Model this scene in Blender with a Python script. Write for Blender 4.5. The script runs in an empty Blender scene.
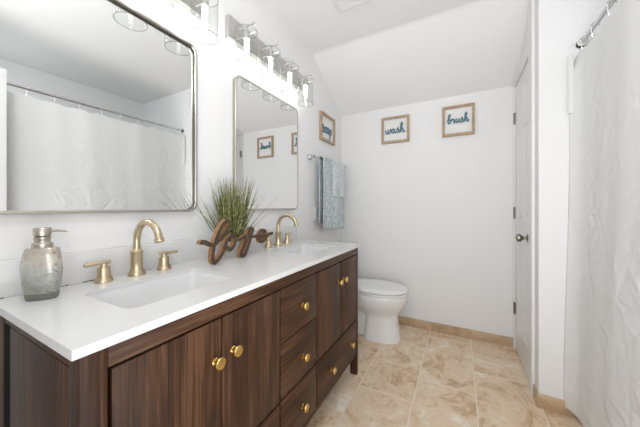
import bpy, bmesh, math, random
from mathutils import Vector, Matrix

random.seed(7)
S = bpy.context.scene
C = S.collection
PI = math.pi

# ------------------------------------------------------------------ camera
cam = bpy.data.cameras.new('camera')
co = bpy.data.objects.new('camera', cam)
C.objects.link(co)
co.location = (1.1948, 0.0, 1.2005)
co.rotation_euler = (PI / 2, 0, 0.4856)
cam.sensor_width = 36.0
cam.lens = 258.674 / 640 * 36.0
cam.shift_x = (320 - 323.206) / 640
cam.shift_y = -(213.5 - 206.805) / 640
cam.clip_start = 0.02
S.camera = co

# ------------------------------------------------------------------ world, lights, exposure
W = bpy.data.worlds.new('world')
S.world = W
W.use_nodes = True
W.node_tree.nodes['Background'].inputs[0].default_value = (0.97, 0.985, 1.0, 1)
W.node_tree.nodes['Background'].inputs[1].default_value = 1.0
HALL_FILL_POWER = 16.5
ALCOVE_FILL_POWER = 2.6
CEIL_FILL_POWER = 9.5
BULB_STRENGTH = 20.0
al = bpy.data.lights.new('hall_fill', 'AREA')  # unseen area fill, added in the doorway to brighten room and ceiling
al.shape = 'RECTANGLE'
al.size, al.size_y = 0.78, 2.1
al.energy = HALL_FILL_POWER
al.color = (0.98, 0.99, 0.995)
ao = bpy.data.objects.new('hall_fill', al)
C.objects.link(ao)
ao.location = (1.28, -0.24, 1.10)
ao.rotation_euler = (PI / 2 + 0.75, 0, 0)
al2 = bpy.data.lights.new('ceiling_fill', 'POINT')  # unseen point fill, added to lift the ceiling brightness
al2.shadow_soft_size = 0.13
al2.energy = CEIL_FILL_POWER
al2.color = (0.985, 0.99, 0.985)
ao2 = bpy.data.objects.new('ceiling_fill', al2)
C.objects.link(ao2)
ao2.location = (0.95, 0.12, 2.28)
al3 = bpy.data.lights.new('alcove_fill', 'AREA')  # unseen area fill, added to brighten the alcove and ceiling
al3.shape = 'RECTANGLE'
al3.size, al3.size_y = 0.6, 0.5
al3.energy = ALCOVE_FILL_POWER
al3.color = (0.985, 0.99, 1.0)
ao3 = bpy.data.objects.new('alcove_fill', al3)
C.objects.link(ao3)
ao3.location = (2.2, 0.335, 2.0)
ao3.rotation_euler = (PI / 2, 0, 0)
S.view_settings.view_transform = 'Standard'
S.view_settings.look = 'None'
S.view_settings.gamma = 1.0
S.view_settings.exposure = 0.27
S.view_settings.use_curve_mapping = False


# ------------------------------------------------------------------ materials
def lin(r, g, b):
    f = lambda c: ((c / 255 + 0.055) / 1.055) ** 2.4 if c / 255 > 0.04045 else c / 255 / 12.92
    return (f(r), f(g), f(b), 1)


def newmat(name):
    m = bpy.data.materials.new(name)
    m.use_nodes = True
    nt = m.node_tree
    return m, nt, nt.nodes['Principled BSDF']


def nd(nt, t, **kw):
    n = nt.nodes.new(t)
    for k, v in kw.items():
        if k in n.inputs:
            n.inputs[k].default_value = v
        else:
            setattr(n, k, v)
    return n


def coords(nt, scale=(1, 1, 1), rand=False, kind='Object'):
    tc = nd(nt, 'ShaderNodeTexCoord')
    mp = nd(nt, 'ShaderNodeMapping')
    mp.inputs['Scale'].default_value = scale
    if rand:
        oi = nd(nt, 'ShaderNodeObjectInfo')
        mu = nd(nt, 'ShaderNodeVectorMath', operation='SCALE')
        mu.inputs[0].default_value = (13.1, 17.3, 11.7)
        nt.links.new(oi.outputs['Random'], mu.inputs['Scale'])
        ad = nd(nt, 'ShaderNodeVectorMath', operation='ADD')
        nt.links.new(tc.outputs[kind], ad.inputs[0])
        nt.links.new(mu.outputs[0], ad.inputs[1])
        nt.links.new(ad.outputs[0], mp.inputs['Vector'])
    else:
        nt.links.new(tc.outputs[kind], mp.inputs['Vector'])
    return mp.outputs['Vector']


def ramp(nt, fac, stops):
    r = nd(nt, 'ShaderNodeValToRGB')
    cr = r.color_ramp
    cr.elements[0].position, cr.elements[0].color = stops[0]
    cr.elements[1].position, cr.elements[1].color = stops[-1]
    for p, c in stops[1:-1]:
        e = cr.elements.new(p)
        e.color = c
    nt.links.new(fac, r.inputs['Fac'])
    return r.outputs['Color']


def bump(nt, b, height, strength, dist=0.002):
    bp = nd(nt, 'ShaderNodeBump')
    bp.inputs['Strength'].default_value = strength
    bp.inputs['Distance'].default_value = dist
    nt.links.new(height, bp.inputs['Height'])
    nt.links.new(bp.outputs['Normal'], b.inputs['Normal'])
    return bp


def noise(nt, vec, scale, detail=4, rough=0.55, dist=0.0):
    n = nd(nt, 'ShaderNodeTexNoise')
    n.inputs['Scale'].default_value = scale
    n.inputs['Detail'].default_value = detail
    n.inputs['Roughness'].default_value = rough
    n.inputs['Distortion'].default_value = dist
    nt.links.new(vec, n.inputs['Vector'])
    return n


def plain(name, col, rough=0.5, metal=0.0, spec=0.5, bumps=None):
    m, nt, b = newmat(name)
    b.inputs['Base Color'].default_value = col
    b.inputs['Roughness'].default_value = rough
    b.inputs['Metallic'].default_value = metal
    b.inputs['Specular IOR Level'].default_value = spec
    if bumps:
        v = coords(nt)
        n = noise(nt, v, bumps[0], 3)
        bump(nt, b, n.outputs['Fac'], bumps[1], bumps[2])
    return m


M = {}
M['wall'] = plain('painted_wall', (0.85, 0.85, 0.855, 1), 0.55, 0, 0.35, (95, 0.35, 0.0018))
M['ceiling'] = plain('painted_ceiling', (0.88, 0.88, 0.88, 1), 0.7, 0, 0.3, (70, 0.35, 0.002))
M['trim'] = plain('white_gloss_trim', (0.83, 0.83, 0.83, 1), 0.3)
M['porcelain'] = plain('white_porcelain', (0.84, 0.84, 0.84, 1), 0.09)
M['seatplastic'] = plain('white_seat', (0.83, 0.83, 0.83, 1), 0.2)
M['basin'] = plain('basin_ceramic', (0.78, 0.78, 0.785, 1), 0.12)
M['dark'] = plain('dark_gap', (0.010, 0.008, 0.007, 1), 0.8, 0, 0.1)  # near-black: shade of the cabinet gaps put into the colour
M['nickel'] = plain('brushed_nickel', (0.62, 0.61, 0.59, 1), 0.28, 1.0)
M['frame_metal'] = plain('frame_nickel', (0.50, 0.48, 0.44, 1), 0.32, 1.0)
M['chrome'] = plain('chrome', (0.62, 0.62, 0.63, 1), 0.15, 1.0)
M['darkmetal'] = plain('dark_rubber', (0.05, 0.05, 0.05, 1), 0.5)
M['gold'] = plain('champagne_gold', (0.63, 0.525, 0.36, 1), 0.3, 1.0)
M['brass'] = plain('brushed_brass', (0.72, 0.49, 0.17, 1), 0.25, 1.0)
M['mirror'] = plain('mirror_silver', (0.87, 0.88, 0.88, 1), 0.0, 1.0)
M['boardwhite'] = plain('white_sign_board', (0.82, 0.82, 0.81, 1), 0.6)
M['teal'] = plain('dusty_teal', lin(92, 124, 136), 0.55)
M['plastic'] = plain('white_plastic', (0.80, 0.80, 0.79, 1), 0.35)
M['beige'] = plain('vent_backing', lin(125, 120, 110), 0.6)  # plain darker tone behind the louvers
M['caulk'] = plain('dark_caulk', (0.04, 0.035, 0.03, 1), 0.8)

# quartz counter
m, nt, b = newmat('white_quartz')
v = coords(nt)
n = noise(nt, v, 3.2, 6, 0.6, 1.6)
nt.links.new(ramp(nt, n.outputs['Fac'], [(0.35, (0.71, 0.71, 0.71, 1)), (0.49, (0.73, 0.73, 0.73, 1)), (0.515, (0.705, 0.705, 0.708, 1)), (0.54, (0.73, 0.73, 0.73, 1)), (0.8, (0.71, 0.71, 0.71, 1))]), b.inputs['Base Color'])
b.inputs['Roughness'].default_value = 0.16
M['quartz'] = m


# walnut
def walnut(name, axis, base_shift=0.92):
    m, nt, b = newmat(name)
    sc = {'z': (7, 7, 0.95), 'y': (7, 0.95, 7), 'x': (0.95, 7, 7)}[axis]
    v = coords(nt, sc, True)
    n1 = noise(nt, v, 1.0, 3, 0.5, 0.7)
    # cathedral figure: rings of a distorted field
    mul = nd(nt, 'ShaderNodeMath', operation='MULTIPLY')
    mul.inputs[1].default_value = 13.0
    nt.links.new(n1.outputs['Fac'], mul.inputs[0])
    sn = nd(nt, 'ShaderNodeMath', operation='SINE')
    mul2 = nd(nt, 'ShaderNodeMath', operation='MULTIPLY')
    mul2.inputs[1].default_value = 1.9
    nt.links.new(mul.outputs[0], mul2.inputs[0])
    nt.links.new(mul2.outputs[0], sn.inputs[0])
    sc2 = {'z': (160, 160, 4), 'y': (160, 4, 160), 'x': (4, 160, 160)}[axis]
    v2 = coords(nt, sc2, True)
    n2 = noise(nt, v2, 1.0, 3, 0.6)
    a = nd(nt, 'ShaderNodeMath', operation='MULTIPLY')
    a.inputs[1].default_value = 0.095
    nt.links.new(sn.outputs[0], a.inputs[0])
    s1 = nd(nt, 'ShaderNodeMath', operation='ADD')
    nt.links.new(a.outputs[0], s1.inputs[0])
    nt.links.new(n2.outputs['Fac'], s1.inputs[1])
    n3 = noise(nt, v, 0.9, 2, 0.5, 0.3)
    s2 = nd(nt, 'ShaderNodeMath', operation='MULTIPLY_ADD')
    s2.inputs[1].default_value = 0.7
    nt.links.new(n3.outputs['Fac'], s2.inputs[0])
    nt.links.new(s1.outputs[0], s2.inputs[2])
    k = base_shift
    cs = [(0.52, (0.019 * k, 0.0085 * k, 0.0045 * k, 1)), (0.78, (0.055 * k, 0.0235 * k, 0.0115 * k, 1)), (0.95, (0.086 * k, 0.039 * k, 0.0195 * k, 1)), (1.0, (0.125 * k, 0.060 * k, 0.032 * k, 1))]
    nt.links.new(ramp(nt, s2.outputs[0], cs), b.inputs['Base Color'])
    b.inputs['Roughness'].default_value = 0.45
    b.inputs['Specular IOR Level'].default_value = 0.28
    bump(nt, b, n2.outputs['Fac'], 0.12, 0.0006)
    return m


M['wood_z'] = walnut('walnut_vertical', 'z')
M['wood_y'] = walnut('walnut_horizontal', 'y')
M['wood_x'] = walnut('walnut_side_rail', 'x')

# oak sign frames
for nm, c1, c2 in (('oak', lin(158, 132, 106), lin(196, 172, 146)), ('signdark', lin(62, 48, 38), lin(88, 68, 53)), ('signedge', lin(130, 94, 60), lin(168, 124, 82))):
    m, nt, b = newmat(nm + '_wood')
    v = coords(nt, (14, 14, 14))
    n = noise(nt, v, 4, 5, 0.65, 0.8)
    nt.links.new(ramp(nt, n.outputs['Fac'], [(0.3, c1), (0.7, c2)]), b.inputs['Base Color'])
    b.inputs['Roughness'].default_value = 0.6
    M[nm] = m


# travertine floor tiles: columns 0.345 wide, each with its own joint offset
def math_node(nt, op, a, bb=None, c=None):
    n = nd(nt, 'ShaderNodeMath', operation=op)
    for i, q in enumerate((a, bb, c)):
        if q is None:
            continue
        if isinstance(q, (int, float)):
            n.inputs[i].default_value = q
        else:
            nt.links.new(q, n.inputs[i])
    return n.outputs[0]


def travertine(name, tiles=True):
    m, nt, b = newmat(name)
    tc = nd(nt, 'ShaderNodeTexCoord')
    sep = nd(nt, 'ShaderNodeSeparateXYZ')
    nt.links.new(tc.outputs['Object'], sep.inputs[0])
    x, y = sep.outputs[0], sep.outputs[1]
    cw, tl = 0.345, 0.69
    colf = math_node(nt, 'DIVIDE', math_node(nt, 'SUBTRACT', x, 0.25 - cw * 10), cw)
    ci = math_node(nt, 'FLOOR', colf)
    # joint offset per column: index 10 -> 1.39, 11 -> 1.68, 12 -> 2.60, 13 -> 2.28
    i12 = math_node(nt, 'SUBTRACT', ci, 10)
    off = math_node(nt, 'ADD', 1.39, math_node(nt, 'MULTIPLY', i12, 0.2655))
    big = math_node(nt, 'MULTIPLY', math_node(nt, 'COMPARE', ci, 12, 0.1), -0.01)
    yy = math_node(nt, 'SUBTRACT', y, math_node(nt, 'ADD', off, big))
    rowf = math_node(nt, 'ADD', math_node(nt, 'DIVIDE', yy, tl), 20)
    ri = math_node(nt, 'FLOOR', rowf)
    fx = math_node(nt, 'FRACT', colf)
    fy = math_node(nt, 'FRACT', rowf)
    dx = math_node(nt, 'MULTIPLY', math_node(nt, 'MINIMUM', fx, math_node(nt, 'SUBTRACT', 1, fx)), cw)
    dy = math_node(nt, 'MULTIPLY', math_node(nt, 'MINIMUM', fy, math_node(nt, 'SUBTRACT', 1, fy)), tl)
    dm = math_node(nt, 'MINIMUM', dx, dy)
    gr = math_node(nt, 'LESS_THAN', dm, 0.0028)
    seed = math_node(nt, 'ADD', math_node(nt, 'MULTIPLY', ci, 3.7), math_node(nt, 'MULTIPLY', ri, 9.1))
    cmb = nd(nt, 'ShaderNodeCombineXYZ')
    nt.links.new(math_node(nt, 'ADD', x, seed), cmb.inputs[0])
    nt.links.new(math_node(nt, 'MULTIPLY', y, 0.8), cmb.inputs[1])
    nt.links.new(math_node(nt, 'ADD', sep.outputs[2], seed), cmb.inputs[2])
    n1 = noise(nt, cmb.outputs[0], 5.0, 9, 0.72, 0.9)
    n2 = noise(nt, cmb.outputs[0], 40, 5, 0.7, 0.3)
    f = math_node(nt, 'ADD', math_node(nt, 'MULTIPLY', n1.outputs['Fac'], 0.75), math_node(nt, 'MULTIPLY', n2.outputs['Fac'], 0.25))
    col = ramp(nt, f, [(0.34, lin(184, 148, 112)), (0.43, lin(212, 182, 148)), (0.49, lin(230, 206, 177)), (0.55, lin(233, 213, 188)), (0.62, lin(246, 237, 223))])
    if tiles:
        mx = nd(nt, 'ShaderNodeMix', data_type='RGBA')
        nt.links.new(gr, mx.inputs[0])
        nt.links.new(col, mx.inputs[6])
        mx.inputs[7].default_value = lin(240, 228, 208)
        col = mx.outputs[2]
    nt.links.new(col, b.inputs['Base Color'])
    b.inputs['Roughness'].default_value = 0.32
    b.inputs['Specular IOR Level'].default_value = 0.4
    if tiles:
        bump(nt, b, math_node(nt, 'SUBTRACT', 1, gr), 0.4, 0.001)
    return m


M['floor'] = travertine('travertine_floor')
m, nt, b = newmat('travertine_baseboard')
v = coords(nt)
n = noise(nt, v, 9, 7, 0.6, 0.8)
nt.links.new(ramp(nt, n.outputs['Fac'], [(0.3, lin(178, 148, 116)), (0.7, lin(212, 186, 156))]), b.inputs['Base Color'])
b.inputs['Roughness'].default_value = 0.35
M['baseboard'] = m

# thin clear glass
m, nt, b = newmat('clear_glass')
nt.nodes.remove(b)
out = nt.nodes['Material Output']
tr = nd(nt, 'ShaderNodeBsdfTransparent')
tr.inputs[0].default_value = (0.97, 0.975, 0.97, 1)
gl = nd(nt, 'ShaderNodeBsdfGlossy')
gl.inputs['Roughness'].default_value = 0.03
lw = nd(nt, 'ShaderNodeLayerWeight')
lw.inputs['Blend'].default_value = 0.5
fz = math_node(nt, 'MULTIPLY_ADD', math_node(nt, 'POWER', lw.outputs['Facing'], 4.5), 0.55, 0.025)
mxs = nd(nt, 'ShaderNodeMixShader')
nt.links.new(fz, mxs.inputs[0])
nt.links.new(tr.outputs[0], mxs.inputs[1])
nt.links.new(gl.outputs[0], mxs.inputs[2])
nt.links.new(mxs.outputs[0], out.inputs['Surface'])
M['glass'] = m
m = m.copy()
m.name = 'glass_rim'
for n in m.node_tree.nodes:
    if n.type == 'BSDF_TRANSPARENT':
        n.inputs[0].default_value = (0.83, 0.835, 0.83, 1)
M['glassrim'] = m

# bulb
m, nt, b = newmat('lit_bulb')
b.inputs['Base Color'].default_value = (1, 1, 1, 1)
b.inputs['Emission Color'].default_value = (1.0, 0.975, 0.94, 1)
b.inputs['Emission Strength'].default_value = BULB_STRENGTH
M['bulb'] = m

# speckled mercury glass soap bottle
m, nt, b = newmat('mercury_glass')
tc = nd(nt, 'ShaderNodeTexCoord')
sep = nd(nt, 'ShaderNodeSeparateXYZ')
nt.links.new(tc.outputs['Generated'], sep.inputs[0])
v = coords(nt)
n = noise(nt, v, 45, 6, 0.7, 0.6)
n2 = noise(nt, v, 13, 3, 0.6, 0.4)
zz = math_node(nt, 'ADD', sep.outputs[2], math_node(nt, 'MULTIPLY', math_node(nt, 'SUBTRACT', n2.outputs['Fac'], 0.5), 0.5))
c1 = ramp(nt, zz, [(0.10, lin(160, 162, 157)), (0.2, lin(172, 174, 169)), (0.50, lin(194, 195, 191)), (0.62, lin(206, 201, 192)), (0.95, lin(186, 177, 164))])
c2 = ramp(nt, n.outputs['Fac'], [(0.30, (0.25, 0.22, 0.18, 1)), (0.42, (0.85, 0.84, 0.82, 1)), (0.6, (1, 1, 1, 1)), (0.75, (1.0, 1.0, 1.0, 1))])
mx = nd(nt, 'ShaderNodeMix', data_type='RGBA', blend_type='MULTIPLY')
mx.inputs[0].default_value = 1
nt.links.new(c1, mx.inputs[6])
nt.links.new(c2, mx.inputs[7])
nt.links.new(mx.outputs[2], b.inputs['Base Color'])
b.inputs['Metallic'].default_value = 0.25
b.inputs['Roughness'].default_value = 0.22
b.inputs['Coat Weight'].default_value = 0.6
bump(nt, b, n.outputs['Fac'], 0.3, 0.001)
M['mercury'] = m
M['thickglass'] = plain('smoked_glass_base', lin(112, 113, 104), 0.12)
M['antique'] = plain('antique_silver', (0.55, 0.51, 0.45, 1), 0.3, 1.0, 0.5, (60, 0.2, 0.001))

# curtain
m, nt, b = newmat('white_curtain_fabric')
b.inputs['Base Color'].default_value = (0.78, 0.785, 0.785, 1)
b.inputs['Roughness'].default_value = 0.75
b.inputs['Specular IOR Level'].default_value = 0.2
v = coords(nt)
nz = noise(nt, v, 3.0, 3, 0.5)
mxv = nd(nt, 'ShaderNodeMix', data_type='VECTOR')
mxv.inputs[0].default_value = 0.12
nt.links.new(v, mxv.inputs[4])
nt.links.new(nz.outputs['Color'], mxv.inputs[5])
rg1 = nd(nt, 'ShaderNodeTexNoise', noise_type='RIDGED_MULTIFRACTAL')
rg1.inputs['Scale'].default_value = 5.5
rg1.inputs['Detail'].default_value = 2.0
rg1.inputs['Roughness'].default_value = 0.45
nt.links.new(mxv.outputs[1], rg1.inputs['Vector'])
bump(nt, b, rg1.outputs['Fac'], 0.10, 0.012)
M['curtain'] = m

# patterned towels
for nm, base, c2, sc in (('towel_a', lin(216, 222, 224), lin(132, 152, 162), 15), ('towel_b', lin(230, 235, 237), lin(158, 176, 184), 20)):
    m, nt, b = newmat(nm + '_fabric')
    v = coords(nt)
    n = noise(nt, v, sc, 3, 0.6, 1.8)
    nt.links.new(ramp(nt, n.outputs['Fac'], [(0.40, base), (0.46, c2), (0.49, base), (0.56, base), (0.60, c2), (0.66, base)]), b.inputs['Base Color'])
    b.inputs['Roughness'].default_value = 0.9
    b.inputs['Specular IOR Level'].default_value = 0.1
    n2 = noise(nt, v, 320, 2)
    bump(nt, b, n2.outputs['Fac'], 0.5, 0.002)
    M[nm] = m

# grass blades
m, nt, b = newmat('grass_blade')
v = coords(nt)
n = noise(nt, v, 55, 2)
nt.links.new(ramp(nt, n.outputs['Fac'], [(0.3, lin(58, 66, 30)), (0.46, lin(98, 106, 56)), (0.6, lin(146, 146, 92)), (0.75, lin(190, 180, 134))]), b.inputs['Base Color'])
b.inputs['Roughness'].default_value = 0.5
M['grass'] = m
M['pot'] = plain('whitewashed_tin', lin(196, 194, 188), 0.45, 0, 0.4, (30, 0.25, 0.001))


# ------------------------------------------------------------------ mesh helpers
def finish(name, bm, mats, parent=None, smooth=False, loc=None):
    """bm in world coordinates -> ONE object; parented parts are stored relative to the thing's base."""
    me = bpy.data.meshes.new(name)
    root = Vector((0, 0, 0))
    if parent is not None:
        root = parent.get('_base_v', None)
        root = Vector(root) if root is not None else Vector((0, 0, 0))
    elif loc is not None:
        root = Vector(loc)
    if root.length > 0:
        bmesh.ops.translate(bm, verts=bm.verts, vec=-root)
    bmesh.ops.recalc_face_normals(bm, faces=bm.faces)
    bm.to_mesh(me)
    bm.free()
    o = bpy.data.objects.new(name, me)
    C.objects.link(o)
    for mm in (mats if isinstance(mats, (list, tuple)) else [mats]):
        me.materials.append(mm)
    if smooth:
        for p in me.polygons:
            p.use_smooth = True
        try:
            me.set_sharp_from_angle(angle=math.radians(40))
        except Exception:
            pass
    if parent is not None:
        o.parent = parent
        o['_base_v'] = list(root)
    else:
        o.location = root
        o['_base_v'] = list(root)
    return o


def thing(name, label, cat, loc, group=None):
    o = bpy.data.objects.new(name, None)
    C.objects.link(o)
    o.empty_display_size = 0.05
    o.location = loc
    o['_base_v'] = list(loc)
    tag(o, label, cat, group)
    return o


def tag(o, label, cat, group=None):
    o['label'] = label
    o['category'] = cat
    if group:
        o['group'] = group
    return o


def struct(o, label=None):
    o['kind'] = 'structure'
    if label:
        o['label'] = label
    return o


def box(bm, x0, x1, y0, y1, z0, z1, bev=0.0, seg=2, mi=0):
    r = bmesh.ops.create_cube(bm, size=1)
    vs = r['verts']
    for v in vs:
        v.co = Vector(((x0 + x1) / 2 + v.co.x * (x1 - x0), (y0 + y1) / 2 + v.co.y * (y1 - y0), (z0 + z1) / 2 + v.co.z * (z1 - z0)))
    fs = set(f for v in vs for f in v.link_faces)
    for f in fs:
        f.material_index = mi
    if bev > 0:
        es = list(set(e for v in vs for e in v.link_edges))
        bmesh.ops.bevel(bm, geom=es, offset=bev, segments=seg, profile=0.5, affect='EDGES')
    return bm


def boxo(name, dims, mat, parent=None, bev=0.0, seg=2, loc=None):
    bm = bmesh.new()
    box(bm, *dims, bev=bev, seg=seg)
    return finish(name, bm, mat, parent, smooth=bev > 0, loc=loc)


def loft(bm, rings, cap0=True, cap1=True, closed=True, mi=0):
    vr = [[bm.verts.new(p) for p in r] for r in rings]
    n = len(vr[0])
    for a, bb in zip(vr[:-1], vr[1:]):
        for i in range(n if closed else n - 1):
            j = (i + 1) % n
            try:
                f = bm.faces.new((a[i], a[j], bb[j], bb[i]))
                f.material_index = mi
            except ValueError:
                pass
    if closed:
        if cap0:
            bm.faces.new(vr[0][::-1]).material_index = mi
        if cap1:
            bm.faces.new(vr[-1]).material_index = mi
    return vr


def lathe(bm, prof, center, axis='z', n=28, mi=0, cap0=True, cap1=True):
    """prof: list of (radius, height along axis)"""
    c = Vector(center)
    rings = []
    for r, h in prof:
        r = max(r, 1e-5)
        ring = []
        for i in range(n):
            a = 2 * PI * i / n
            p, q = r * math.cos(a), r * math.sin(a)
            if axis == 'z':
                ring.append(c + Vector((p, q, h)))
            elif axis == 'x':
                ring.append(c + Vector((h, p, q)))
            else:
                ring.append(c + Vector((q, h, p)))
        rings.append(ring)
    loft(bm, rings, cap0, cap1, True, mi)
    return bm


def tube(bm, pts, rad, n=14, mi=0, cap=True):
    pts = [Vector(p) for p in pts]
    rads = rad if isinstance(rad, (list, tuple)) else [rad] * len(pts)
    rings = []
    t0 = (pts[1] - pts[0]).normalized()
    up = Vector((0, 0, 1)) if abs(t0.z) < 0.9 else Vector((1, 0, 0))
    u = t0.cross(up).normalized()
    for i, p in enumerate(pts):
        if i == 0:
            t = pts[1] - pts[0]
        elif i == len(pts) - 1:
            t = pts[-1] - pts[-2]
        else:
            t = (pts[i + 1] - pts[i]).normalized() + (pts[i] - pts[i - 1]).normalized()
        t.normalize()
        u = (u - t * u.dot(t)).normalized()
        w = t.cross(u)
        rings.append([p + (u * math.cos(2 * PI * k / n) + w * math.sin(2 * PI * k / n)) * rads[i] for k in range(n)])
    loft(bm, rings, cap, cap, True, mi)
    return bm


def catmull(pts, sub=7, closed=False):
    pts = [Vector(p) for p in pts]
    out = []
    n = len(pts)
    rng = n if closed else n - 1
    for i in range(rng):
        if closed:
            p0, p1, p2, p3 = pts[i - 1], pts[i], pts[(i + 1) % n], pts[(i + 2) % n]
        else:
            p0, p1, p2, p3 = pts[max(i - 1, 0)], pts[i], pts[i + 1], pts[min(i + 2, n - 1)]
        for k in range(sub):
            t = k / sub
            out.append(0.5 * ((2 * p1) + (p2 - p0) * t + (2 * p0 - 5 * p1 + 4 * p2 - p3) * t * t + (3 * p1 - p0 - 3 * p2 + p3) * t ** 3))
    if not closed:
        out.append(pts[-1])
    return out


def ribbon(bm, pts2, frame, width, depth, off=0.0, mi_front=0, mi_edge=0):
    """2D stroke swept with a rectangular section. frame=(origin, ux, uz, normal)."""
    O, ux, uz, nn = frame
    pts = catmull([(p[0], p[1], 0) for p in pts2])
    rings = []
    for i, p in enumerate(pts):
        a = pts[max(i - 1, 0)]
        c = pts[min(i + 1, len(pts) - 1)]
        t = c - a
        if t.length < 1e-9:
            t = Vector((1, 0, 0))
        t.normalize()
        s = Vector((-t.y, t.x, 0))
        w = width / 2
        if i in (0, len(pts) - 1):
            w *= 0.55
        ring = []
        for sg, d in ((1, depth / 2), (1, -depth / 2), (-1, -depth / 2), (-1, depth / 2)):
            q = p + s * (w * sg)
            ring.append(O + ux * q.x + uz * q.y + nn * (d + off + 0.0018 * i / len(pts)))
        rings.append(ring)
    vr = [[bm.verts.new(p) for p in r] for r in rings]
    for a, c in zip(vr[:-1], vr[1:]):
        for i in range(4):
            j = (i + 1) % 4
            f = bm.faces.new((a[i], a[j], c[j], c[i]))
            f.material_index = mi_front if i in (1, 3) else mi_edge
    for r in (vr[0][::-1], vr[-1]):
        bm.faces.new(r).material_index = mi_edge
    return bm


def rrect(cx, cy, hx, hy, r, n=6):
    pts = []
    for qx, qy, a0 in ((1, 1, 0), (-1, 1, PI / 2), (-1, -1, PI), (1, -1, 1.5 * PI)):
        for k in range(n + 1):
            a = a0 + PI / 2 * k / n
            pts.append((cx + qx * (hx - r) + r * math.cos(a), cy + qy * (hy - r) + r * math.sin(a)))
    return pts


# ------------------------------------------------------------------ room shell
XR, YW, YB, ZC = 1.614, 1.979, 2.719, 2.604
YP, ZS = 2.0575, 2.2387
XT, YN, YR = 2.65, 0.33, -0.25
T = 0.08


def prism_x(name, x0, x1, prof, mat):
    """profile in (y, z) extruded along x"""
    bm = bmesh.new()
    loft(bm, [[(x0, y, z) for y, z in prof], [(x1, y, z) for y, z in prof]])
    return finish(name, bm, mat)


struct(boxo('floor', (-T, XT + T, YR - T, YB + T, -T, 0), M['floor']), 'beige travertine tile floor')
slope = (ZC - ZS) / (YB - YP)
prof = [(YR - T, 0), (YB + T, 0), (YB + T, ZS), (YB, ZS), (YP, ZC), (YR - T, ZC)]
struct(prism_x('wall_left', -T, 0.0, prof, M['wall']), 'white wall behind the vanity')
struct(boxo('wall_back', (0, XR + 0.1, YB, YB + T, 0, ZS), M['wall']), 'white back wall with the two framed signs')
# door wall with the closet door opening (y 2.17 - 2.69, up to z 2.21)
DY0, DY1, DZ = 2.165, 2.692, 2.21
bm = bmesh.new()
box(bm, XR, XR + 0.1, YW + 0.0, DY0, 0, ZS)
box(bm, XR, XR + 0.1, DY1, YB, 0, ZS)
loft(bm, [[(x, y, z) for y, z in ((DY0, ZS), (YW, ZS), (YW, ZC), (YP, ZC), (YB, ZS), (DY1, DZ), (DY0, DZ))] for x in (XR, XR + 0.1)])
struct(finish('wall_right', bm, M['wall']), 'white wall holding the narrow closet door')
struct(boxo('wall_alcove_end', (XR + 0.1, XT + T, YW, YW + T, 0, ZC), M['wall']))
struct(boxo('wall_alcove_back', (XT, XT + T, YN - T, YW, 0, ZC), M['wall']))
bm = bmesh.new()
box(bm, 1.76, 1.9, YN - T, YN, 0, ZC)
box(bm, 2.5, XT, YN - T, YN, 0, ZC)
box(bm, 1.9, 2.5, YN - T, YN, 0, 1.75)
box(bm, 1.9, 2.5, YN - T, YN, 2.25, ZC)  # leaves the opening for the added window
struct(finish('wall_alcove_front', bm, M['wall']))
w1 = bpy.data.objects.new('added_window_1', None)  # unseen window added to go with the alcove fill
C.objects.link(w1)
w1['_base_v'] = [2.2, YN, 1.75]
w1.location = w1['_base_v']
struct(w1, 'added unseen window for fill light in the tub alcove')
bm = bmesh.new()
for q in ((1.9, 1.93, 1.75, 2.25), (2.47, 2.5, 1.75, 2.25), (1.93, 2.47, 1.75, 1.78), (1.93, 2.47, 2.22, 2.25)):
    box(bm, q[0], q[1], YN - 0.06, YN - 0.02, q[2], q[3])
finish('added_window_frame', bm, M['trim'], w1)
struct(boxo('wall_entry', (1.76, 1.84, YR, YN - T, 0, ZC), M['wall']))
bm = bmesh.new()
box(bm, 0, 0.88, YR - T, YR, 0, ZC)
box(bm, 1.68, 1.84, YR - T, YR, 0, ZC)
box(bm, 0.88, 1.68, YR - T, YR, 2.21, ZC)
struct(finish('wall_rear', bm, M['wall']))
bm = bmesh.new()
nv = 6
bend = [(YB + T, ZS - slope * T), (YB, ZS), (YP + 0.02, ZC - slope * 0.02), (YP + 0.008, ZC - slope * 0.01), (YP - 0.012, ZC), (YR - T, ZC)]
loft(bm, [[(x, y, z) for y, z in bend] + [(x, YR - T, ZC + T), (x, YB + T, ZC + T)] for x in (-T, XR + 0.1)])
box(bm, XR + 0.1, XT + T, YR - T, YW + T, ZC, ZC + T)
struct(finish('ceiling', bm, M['ceiling']), 'white ceiling sloping down to the back wall')

# baseboards
BH = 0.081
struct(boxo('baseboard_back', (0, XR, YB - 0.011, YB, 0, BH), M['baseboard'], bev=0.002))
struct(boxo('baseboard_right', (XR - 0.011, XR, YW, 2.07, 0, BH), M['baseboard'], bev=0.002))
struct(boxo('baseboard_alcove', (XR - 0.011, 1.85, YW - 0.011, YW, 0, BH), M['baseboard'], bev=0.002))

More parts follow.
